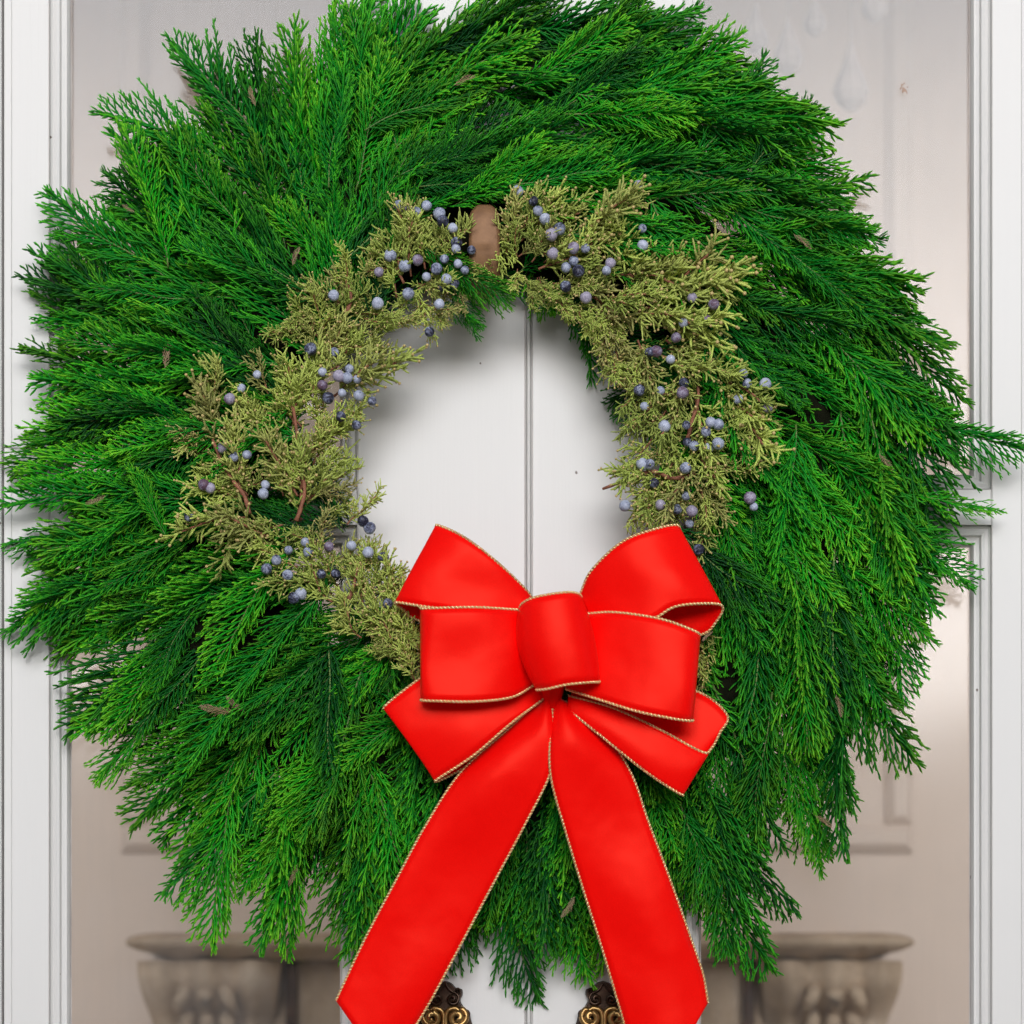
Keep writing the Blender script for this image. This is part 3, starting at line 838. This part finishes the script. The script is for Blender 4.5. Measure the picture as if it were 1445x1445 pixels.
# centre lines of the juniper garland: root -> tip, clockwise from the bow's left side
JL = [  # lower left, under and beside the bow
 (560, 915, 520, 840), (545, 900, 575, 830), (520, 880, 480, 790), (540, 860, 560, 780), (470, 850, 400, 800), (480, 830, 430, 770), (450, 820, 370, 830), (500, 820, 520, 760), (510, 900, 450, 850), (580, 930, 545, 880), (420, 800, 350, 790), (530, 850, 500, 790), (560, 890, 600, 900), (450, 770, 400, 750),
 # left
 (425, 735, 420, 620), (428, 720, 470, 620), (420, 700, 370, 610), (345, 705, 260, 690), (345, 700, 290, 600), (320, 650, 280, 540), (300, 630, 240, 610), (350, 730, 235, 720), (400, 760, 290, 750), (340, 690, 330, 600), (360, 720, 300, 700), (415, 600, 400, 500), (415, 590, 380, 510), (410, 590, 440, 480), (440, 640, 490, 560), (450, 620, 510, 590), (430, 570, 470, 490), (390, 640, 350, 560), (310, 590, 285, 500), (440, 700, 500, 680), (470, 680, 505, 640), (490, 740, 520, 680), (380, 600, 320, 560), (460, 740, 500, 700), (300, 600, 250, 640),
 # upper left
 (470, 560, 560, 510), (480, 540, 590, 515), (450, 520, 480, 440), (450, 510, 420, 450), (470, 500, 530, 460), (500, 490, 570, 480), (460, 470, 430, 400), (470, 460, 500, 380), (480, 450, 540, 420), (490, 440, 440, 390), (510, 450, 570, 450), (490, 410, 470, 350), (510, 400, 540, 340), (430, 470, 380, 490), (520, 470, 560, 440), (440, 440, 400, 470),
 # top left of the hanger
 (560, 420, 520, 340), (570, 400, 530, 290), (580, 390, 560, 300), (600, 380, 600, 285), (610, 370, 640, 290), (620, 380, 655, 330), (610, 400, 655, 390), (590, 400, 640, 420), (590, 420, 620, 470), (600, 430, 645, 460), (580, 360, 575, 280), (560, 380, 510, 370), (600, 400, 560, 440), (630, 400, 668, 360), (615, 440, 625, 475),
 # top right of the hanger
 (715, 360, 720, 270), (725, 350, 760, 265), (735, 340, 800, 275), (740, 330, 825, 280), (730, 370, 720, 310), (750, 370, 800, 320), (760, 380, 850, 330), (780, 370, 870, 300), (800, 350, 920, 300), (820, 340, 925, 330), (740, 390, 770, 430), (760, 400, 810, 440), (730, 380, 735, 420), (780, 400, 850, 400), (800, 390, 880, 370), (850, 370, 905, 280), (790, 420, 800, 460), (770, 360, 730, 300), (840, 320, 900, 265), (715, 330, 712, 400),
 # upper right
 (870, 390, 970, 360), (890, 390, 1010, 380), (900, 410, 1045, 400), (920, 410, 1050, 430), (830, 430, 860, 480), (840, 420, 900, 460), (860, 420, 940, 430), (880, 440, 960, 480), (900, 440, 1000, 450), (930, 450, 1035, 470), (850, 450, 870, 520), (870, 470, 900, 540), (900, 480, 930, 560), (940, 480, 1030, 520), (930, 500, 1010, 540), (860, 440, 840, 490), (910, 500, 880, 560), (810, 430, 850, 460),
 # right
 (960, 520, 970, 600), (980, 520, 1060, 520), (1000, 530, 1100, 560), (1010, 540, 1110, 600), (1020, 560, 1115, 640), (1000, 560, 1070, 640), (980, 560, 1010, 650), (960, 560, 940, 640), (930, 560, 900, 620), (940, 580, 890, 640), (920, 620, 870, 690), (950, 620, 960, 700), (980, 620, 1010, 700), (990, 640, 1030, 700), (970, 650, 980, 740), (950, 660, 900, 720), (940, 670, 865, 700), (930, 690, 880, 740), (980, 680, 1025, 740), (990, 690, 1000, 750), (960, 690, 930, 750), (1020, 660, 1085, 680), (920, 700, 900, 760), (1010, 580, 1060, 600), (960, 540, 930, 590), (940, 640, 900, 650), (1000, 720, 990, 790),
 (585, 960, 560, 900), (600, 940, 560, 860), (570, 930, 520, 900), (560, 900, 500, 870), (400, 740, 330, 760), (470, 790, 540, 760), (440, 780, 470, 720), (520, 830, 565, 800), (560, 850, 585, 800), (350, 700, 310, 640), (380, 560, 340, 500), (320, 700, 270, 660), (400, 700, 380, 640), (450, 600, 420, 540), (430, 660, 450, 590), (480, 600, 520, 560), (390, 690, 430, 640), (500, 450, 520, 400), (450, 480, 460, 430), (540, 460, 590, 440), (640, 410, 660, 440), (690, 400, 660, 380), (860, 500, 880, 560), (900, 540, 880, 600), (1040, 610, 1060, 660), (940, 600, 960, 650), (980, 440, 1020, 420),
 # beside the bow's right
 (985, 900, 1000, 960), (985, 930, 995, 980)]
for rx, ry, tx, ty in JL:
    rm = math.hypot((rx + tx) / 2 - 690, (ry + ty) / 2 - 650)
    dd = 0.127 - .00013 * abs(rm - 310)
    if ty > 860 and tx > 900: dd = .10
    e = 1.12
    sprig(rx, ry, rx + (tx - rx) * e, ry + (ty - ry) * e, dd + rnd.gauss(0, .006) - .012, dd + rnd.gauss(0, .007) + .008)

jr = random.Random(21)
for i, (rx, ry, tx, ty) in enumerate(JL):
    if i % 5 == 4: continue
    ox, oy = jr.gauss(0, 14), jr.gauss(0, 14); sc_ = jr.uniform(.7, 1.1); an = jr.gauss(0, .5)
    vx, vy = (tx - rx) * sc_, (ty - ry) * sc_
    vx, vy = vx * math.cos(an) - vy * math.sin(an), vx * math.sin(an) + vy * math.cos(an)
    if in_hook((rx + ox, ry + oy)) or in_hook((rx + ox + vx, ry + oy + vy)) or in_hook((rx + ox + vx / 2, ry + oy + vy / 2)): continue
    if math.hypot(rx + ox + vx - 690, ry + oy + vy - 640) < 195 and ry < 840: continue
    dd = .105 + jr.gauss(0, .006)
    sprig(rx + ox, ry + oy, rx + ox + vx, ry + oy + vy, dd - .008, dd + .006)
# reddish bare twigs that show between the sprigs
for tw in ([(300, 620), (312, 650), (330, 680), (345, 700), (352, 725)], [(414, 575), (420, 620), (424, 660), (430, 690), (425, 715), (418, 735)], [(985, 545), (985, 565), (978, 590), (970, 620)], [(850, 690), (890, 675), (920, 665), (950, 675), (980, 668)], [(505, 800), (498, 830), (490, 850)], [(492, 400), (495, 420), (490, 440)]):
    mb = MB(); c = catmull([tuple(P(x, y, .128)) for x, y in tw], 14); mb.tube(c, np.linspace(.0012, .0019, 14) * np.where(np.arange(14) % 2, 1.18, .84), 7); mb.build('bare_twig', M_BARK, wreath, True)

# ---- berries
BER = []
def zoomset(x0, y0, s, lst): BER.extend([(x0 + a * s, y0 + b * s) for a, b in lst])
zoomset(210, 460, .2768, [(552,248),(471,317),(412,372),(825,118),(885,235),(968,255),(1022,218),(1062,272),(1012,265),(884,302),(985,342),(914,367),(1070,355),(1138,382),(978,462),(1058,505),(375,622),(433,668),(500,657),(280,810),(312,826),(594,810),(583,855),(205,970),(1092,995),(1125,1030),(798,1102),(812,1153),(712,1143),(650,1193),(600,1238),(708,1270),(775,1365),(738,1388),(918,1125),(1033,1120),(1118,1155),(1195,1180),(953,1262),(880,1265),(1218,1415),(945,135)])
zoomset(400, 240, .2353, [(690,210),(728,243),(795,253),(858,215),(935,262),(955,308),(1015,348),(1038,435),(1035,470),(1128,480),(640,512),(727,575),(805,540),(965,535),(918,592),(858,640),(1047,562),(1088,600),(978,655),(942,703),(1025,680),(748,742),(935,805),(875,970),(572,612),(300,752),(165,1075),(565,800)])
zoomset(680, 240, .2768, [(182,108),(262,158),(285,208),(322,250),(395,300),(355,328),(362,425),(467,397),(528,400),(468,463),(430,497),(492,515),(427,594),(635,513),(655,475),(530,650),(798,75),(818,298),(820,385),(1072,652),(1183,685),(1028,778),(1147,765),(990,854),(855,928),(890,925),(962,965),(805,1120),(910,1125),(1332,1038),(1352,1088),(1022,1135)])
zoomset(830, 460, .2215, [(1128,370),(955,468),(1145,520),(358,512),(780,613),(750,675),(625,632),(830,628),(828,750),(770,775),(675,765),(630,740),(345,880),(390,880),(420,1002),(620,905),(625,1083),(460,1140),(567,1168),(660,1180),(645,1260),(1030,1095),(1055,1152),(235,1145),(705,1425),(325,410),(485,640),(610,365)])
def berry_mesh(seed):
    r = random.Random(seed); mb = MB(); n, m = 9, 14; vs = []; fs = []
    for i in range(n + 1):
        ph = math.pi * i / n
        for j in range(m):
            a = 2 * math.pi * j / m
            rr = 1 + .03 * math.sin(3 * a + seed) * math.sin(ph) + .02 * r.uniform(-1, 1)
            z = math.cos(ph) * rr * .95
            if i == 0: z -= .16
            if i == 1: z -= .03
            vs.append((math.sin(ph) * rr * math.cos(a), math.sin(ph) * rr * math.sin(a), z))
    for i in range(n):
        for j in range(m): fs.append((i * m + j, i * m + (j + 1) % m, (i + 1) * m + (j + 1) % m, (i + 1) * m + j))
    mb.add(vs, fs); return mb.mesh('berry', M_BERRY, True)
BM = [berry_mesh(i) for i in range(4)]
for x, y in BER:
    o, _, dd = min(sprigs, key=lambda s: (s[1][0] - x) ** 2 + (s[1][1] - y) ** 2)
    d = max(dd, .114) + .021 + rnd.uniform(-.004, .006)
    p = P(x, y, d)
    b = bpy.data.objects.new('berry', BM[rnd.randrange(4)]); COL.objects.link(b)
    s = .0046 * rnd.uniform(.76, 1.15)
    e = Vector((rnd.gauss(0, .6), -1, rnd.gauss(0, .7))).to_track_quat('Z', 'Y').to_matrix() @ Matrix.Rotation(rnd.uniform(0, 6), 3, 'Z')
    b.parent = o
    b.matrix_parent_inverse = o.matrix_basis.inverted() @ wreath.matrix_world.inverted() @ Matrix.Translation(wreath.location) if False else o.matrix_basis.inverted()
    b.matrix_basis = Matrix.Translation(p) @ (e * s).to_4x4()

# ---- hanger
def build_hanger():
    root = empty('wreath_hanger', P(684, 330, .06)); tag(root, 'copper brown metal hook holding the wreath, rounded end showing between juniper sprigs', 'hook')
    w = 21.5
    path = [(190, .003), (240, .004), (300, .006), (396, .030), (405, .068), (394, .108), (360, .127), (325, .130), (303, .128), (290, .121)]
    c = catmull(path, 60)
    mb = MB(); rows = []
    for i, (py, d) in enumerate(c):
        t = i / (len(c) - 1)
        ww = w
        if t > .6 and d > .1 and py < 312: ww = w * math.sqrt(max(0.02, 1 - ((312 - py) / 23.5) ** 2))
        row = []
        for s in np.linspace(-1, 1, 9):
            row.append(tuple(P(683.5 + ww * s, py, d + .0028 * (1 - s * s) * (1 if t > .7 else .1))))
        rows.append(row)
    mb.grid(np.array(rows))
    o = mb.build('strap', M_BRONZE, root, True)
    so = o.modifiers.new('thickness', 'SOLIDIFY'); so.thickness = .0018; so.offset = 0
build_hanger()

# ------------------------------------------------------------------ bow
bow = empty('ribbon_bow', P(780, 960, .13)); tag(bow, 'big red ribbon bow with gold edging and two long tails on the wreath', 'bow')
def edge_thread(pts, parent):
    pts = np.asarray(pts)
    seg = np.linalg.norm(np.diff(pts, axis=0), axis=1); s = np.concatenate([[0], np.cumsum(seg)])
    n = int(s[-1] / .00052); u = np.linspace(0, s[-1], n)
    c = np.stack([np.interp(u, s, pts[:, i]) for i in range(3)], 1)
    tan = np.gradient(c, axis=0); tan /= np.linalg.norm(tan, axis=1)[:, None] + 1e-12
    a = np.cross(tan, [0, 1.0, 0]); a /= np.linalg.norm(a, axis=1)[:, None] + 1e-9; b = np.cross(tan, a)
    mb = MB(); pitch = .0032
    for k in range(2):
        ph = u / pitch * 2 * math.pi + k * math.pi
        q = c + .00072 * (np.cos(ph)[:, None] * a + np.sin(ph)[:, None] * b)
        mb.tube(q, .00072 if k == 0 else .0005, 4, 0.0, k)
    mb.build('gold_edge', [M_GOLD, M_GOLDDK], parent, True)
def ribbon(name, edges, label=None, n=70, m=13, bulge=0.0, wav=0.0, seed=0):
    E = [catmull([tuple(P(x, y, d / 1000)) for x, y, d in e], n) for e in edges]
    mb = MB(); g = np.zeros((n, m, 3))
    for j in range(m):
        v = j / (m - 1)
        if len(E) == 2: row = E[0] * (1 - v) + E[1] * v
        else: row = E[0] * ((1 - v) * (1 - 2 * v)) + E[1] * (4 * v * (1 - v)) + E[2] * (v * (2 * v - 1))
        t = np.linspace(0, 1, n)
        off = bulge * 4 * v * (1 - v) + wav * np.sin(t * 7.5 + seed + v * 2.2) * math.sin(math.pi * v) + wav * .5 * np.sin(t * 15 + 2 * seed - v * 3) * math.sin(math.pi * v)
        row = row.copy(); row[:, 1] -= off
        g[:, j] = row
    mb.grid(g)
    o = mb.build(name, M_RIBBON, bow, True)
    so = o.modifiers.new('thickness', 'SOLIDIFY'); so.thickness = .0006; so.offset = 0
    if label: o['label'] = label
    edge_thread(g[:, 0], o); edge_thread(g[:, -1], o)
    return o
ribbon('loop', [[(752,845,148),(738,828,162),(700,792,180),(655,758,184),(615,741,166),(640,770,142),(690,815,130),(745,855,125)],
                [(760,890,150),(735,876,166),(680,866,182),(600,856,182),(558,850,164),(572,862,143),(592,876,136),(745,930,125)]], 'upper left loop of the bow', bulge=.002, wav=.002, seed=1)
ribbon('loop', [[(818,840,148),(834,806,166),(876,766,186),(920,748,188),(957,742,170),(950,765,146),(900,810,134),(835,860,125)],
                [(835,882,152),(880,880,180),(922,873,194),(950,857,196),(985,852,188),(1019,855,166),(1010,878,147),(985,897,138),(900,905,130),(830,890,125)]], 'upper right loop of the bow, open at its end', bulge=.002, wav=.0015, seed=2)
ribbon('loop', [[(770,960,136),(690,940,150),(630,940,156),(592,958,156),(541,999,146),(580,985,128),(690,965,120),(770,970,116)],
                [(772,983,140),(722,1020,158),(668,1066,162),(615,1101,148),(634,1095,131),(690,1062,122),(772,1000,116)]], 'lower left loop of the bow', bulge=.002, wav=.002, seed=3)
ribbon('loop', [[(802,982,142),(865,999,156),(930,1029,160),(990,1061,152),(1004,1056,144),(1016,1034,136),(1026,1009,130),(984,976,123),(900,960,118),(810,960,114)],
                [(800,1000,146),(850,1040,158),(910,1088,160),(952,1116,154),(964,1122,146),(955,1116,136),(930,1100,130),(880,1062,123),(800,1010,116)]], 'lower right loop of the bow', bulge=.002, wav=.001, seed=4)
ribbon('tail', [[(766,985,132),(716,1030,138),(650,1090,138),(600,1166,132),(560,1240,124),(515,1325,112),(474,1412,104)],
                [(777,985,140),(782,1040,154),(776,1092,152),(740,1165,140),(697,1245,128),(640,1352,116),(600,1425,108),(545,1512,102)]], 'left tail of the bow', bulge=.004, wav=.003, seed=5)
ribbon('tail', [[(782,985,138),(776,1045,156),(778,1100,154),(800,1180,142),(825,1262,130),(850,1340,120),(884,1455,110),(915,1560,106)],
                [(798,990,134),(850,1030,138),(890,1090,138),(915,1160,132),(945,1240,126),(975,1325,116),(992,1375,112),(999,1415,110)]], 'right tail of the bow', bulge=.005, wav=.003, seed=6.5)
ribbon('loop', [[(742,862,150),(722,860,178),(670,857,198),(612,858,198),(594,858,184),(602,854,163),(660,851,150),(742,858,138)],
                [(752,968,152),(722,984,180),(670,990,198),(612,989,198),(595,988,184),(603,988,163),(660,985,150),(752,960,138)]], 'middle left loop of the bow', bulge=.001, wav=.0025, seed=7)
ribbon('loop', [[(825,866,152),(868,864,180),(930,873,198),(974,888,196),(988,896,180),(976,893,160),(900,885,147),(828,880,138)],
                [(798,972,152),(842,986,180),(900,1004,198),(955,1015,198),(977,1017,182),(966,1012,160),(900,1000,147),(800,972,138)]], 'middle right loop of the bow', bulge=.001, wav=.0015, seed=8)
ribbon('centre_loop', [[(750,866,150),(734,857,178),(748,845,206),(780,838,214),(808,836,206),(820,842,180),(812,850,152)],
                [(745,925,150),(731,912,182),(752,908,210),(785,902,220),(818,899,212),(838,898,182),(828,900,152)],
                [(778,966,152),(757,973,182),(772,972,206),(800,966,214),(832,963,206),(846,962,182),(836,955,152)]], 'short rounded loop over the knot of the bow')
# bare knot wire behind the centre loop
mb = MB(); mb.tube([tuple(P(x, y, d / 1000)) for x, y, d in ((778, 900, 135), (778, 960, 142), (779, 1000, 138))], [.010, .012, .006], 8); mb.build('knot', M_RIBBON, bow, True)
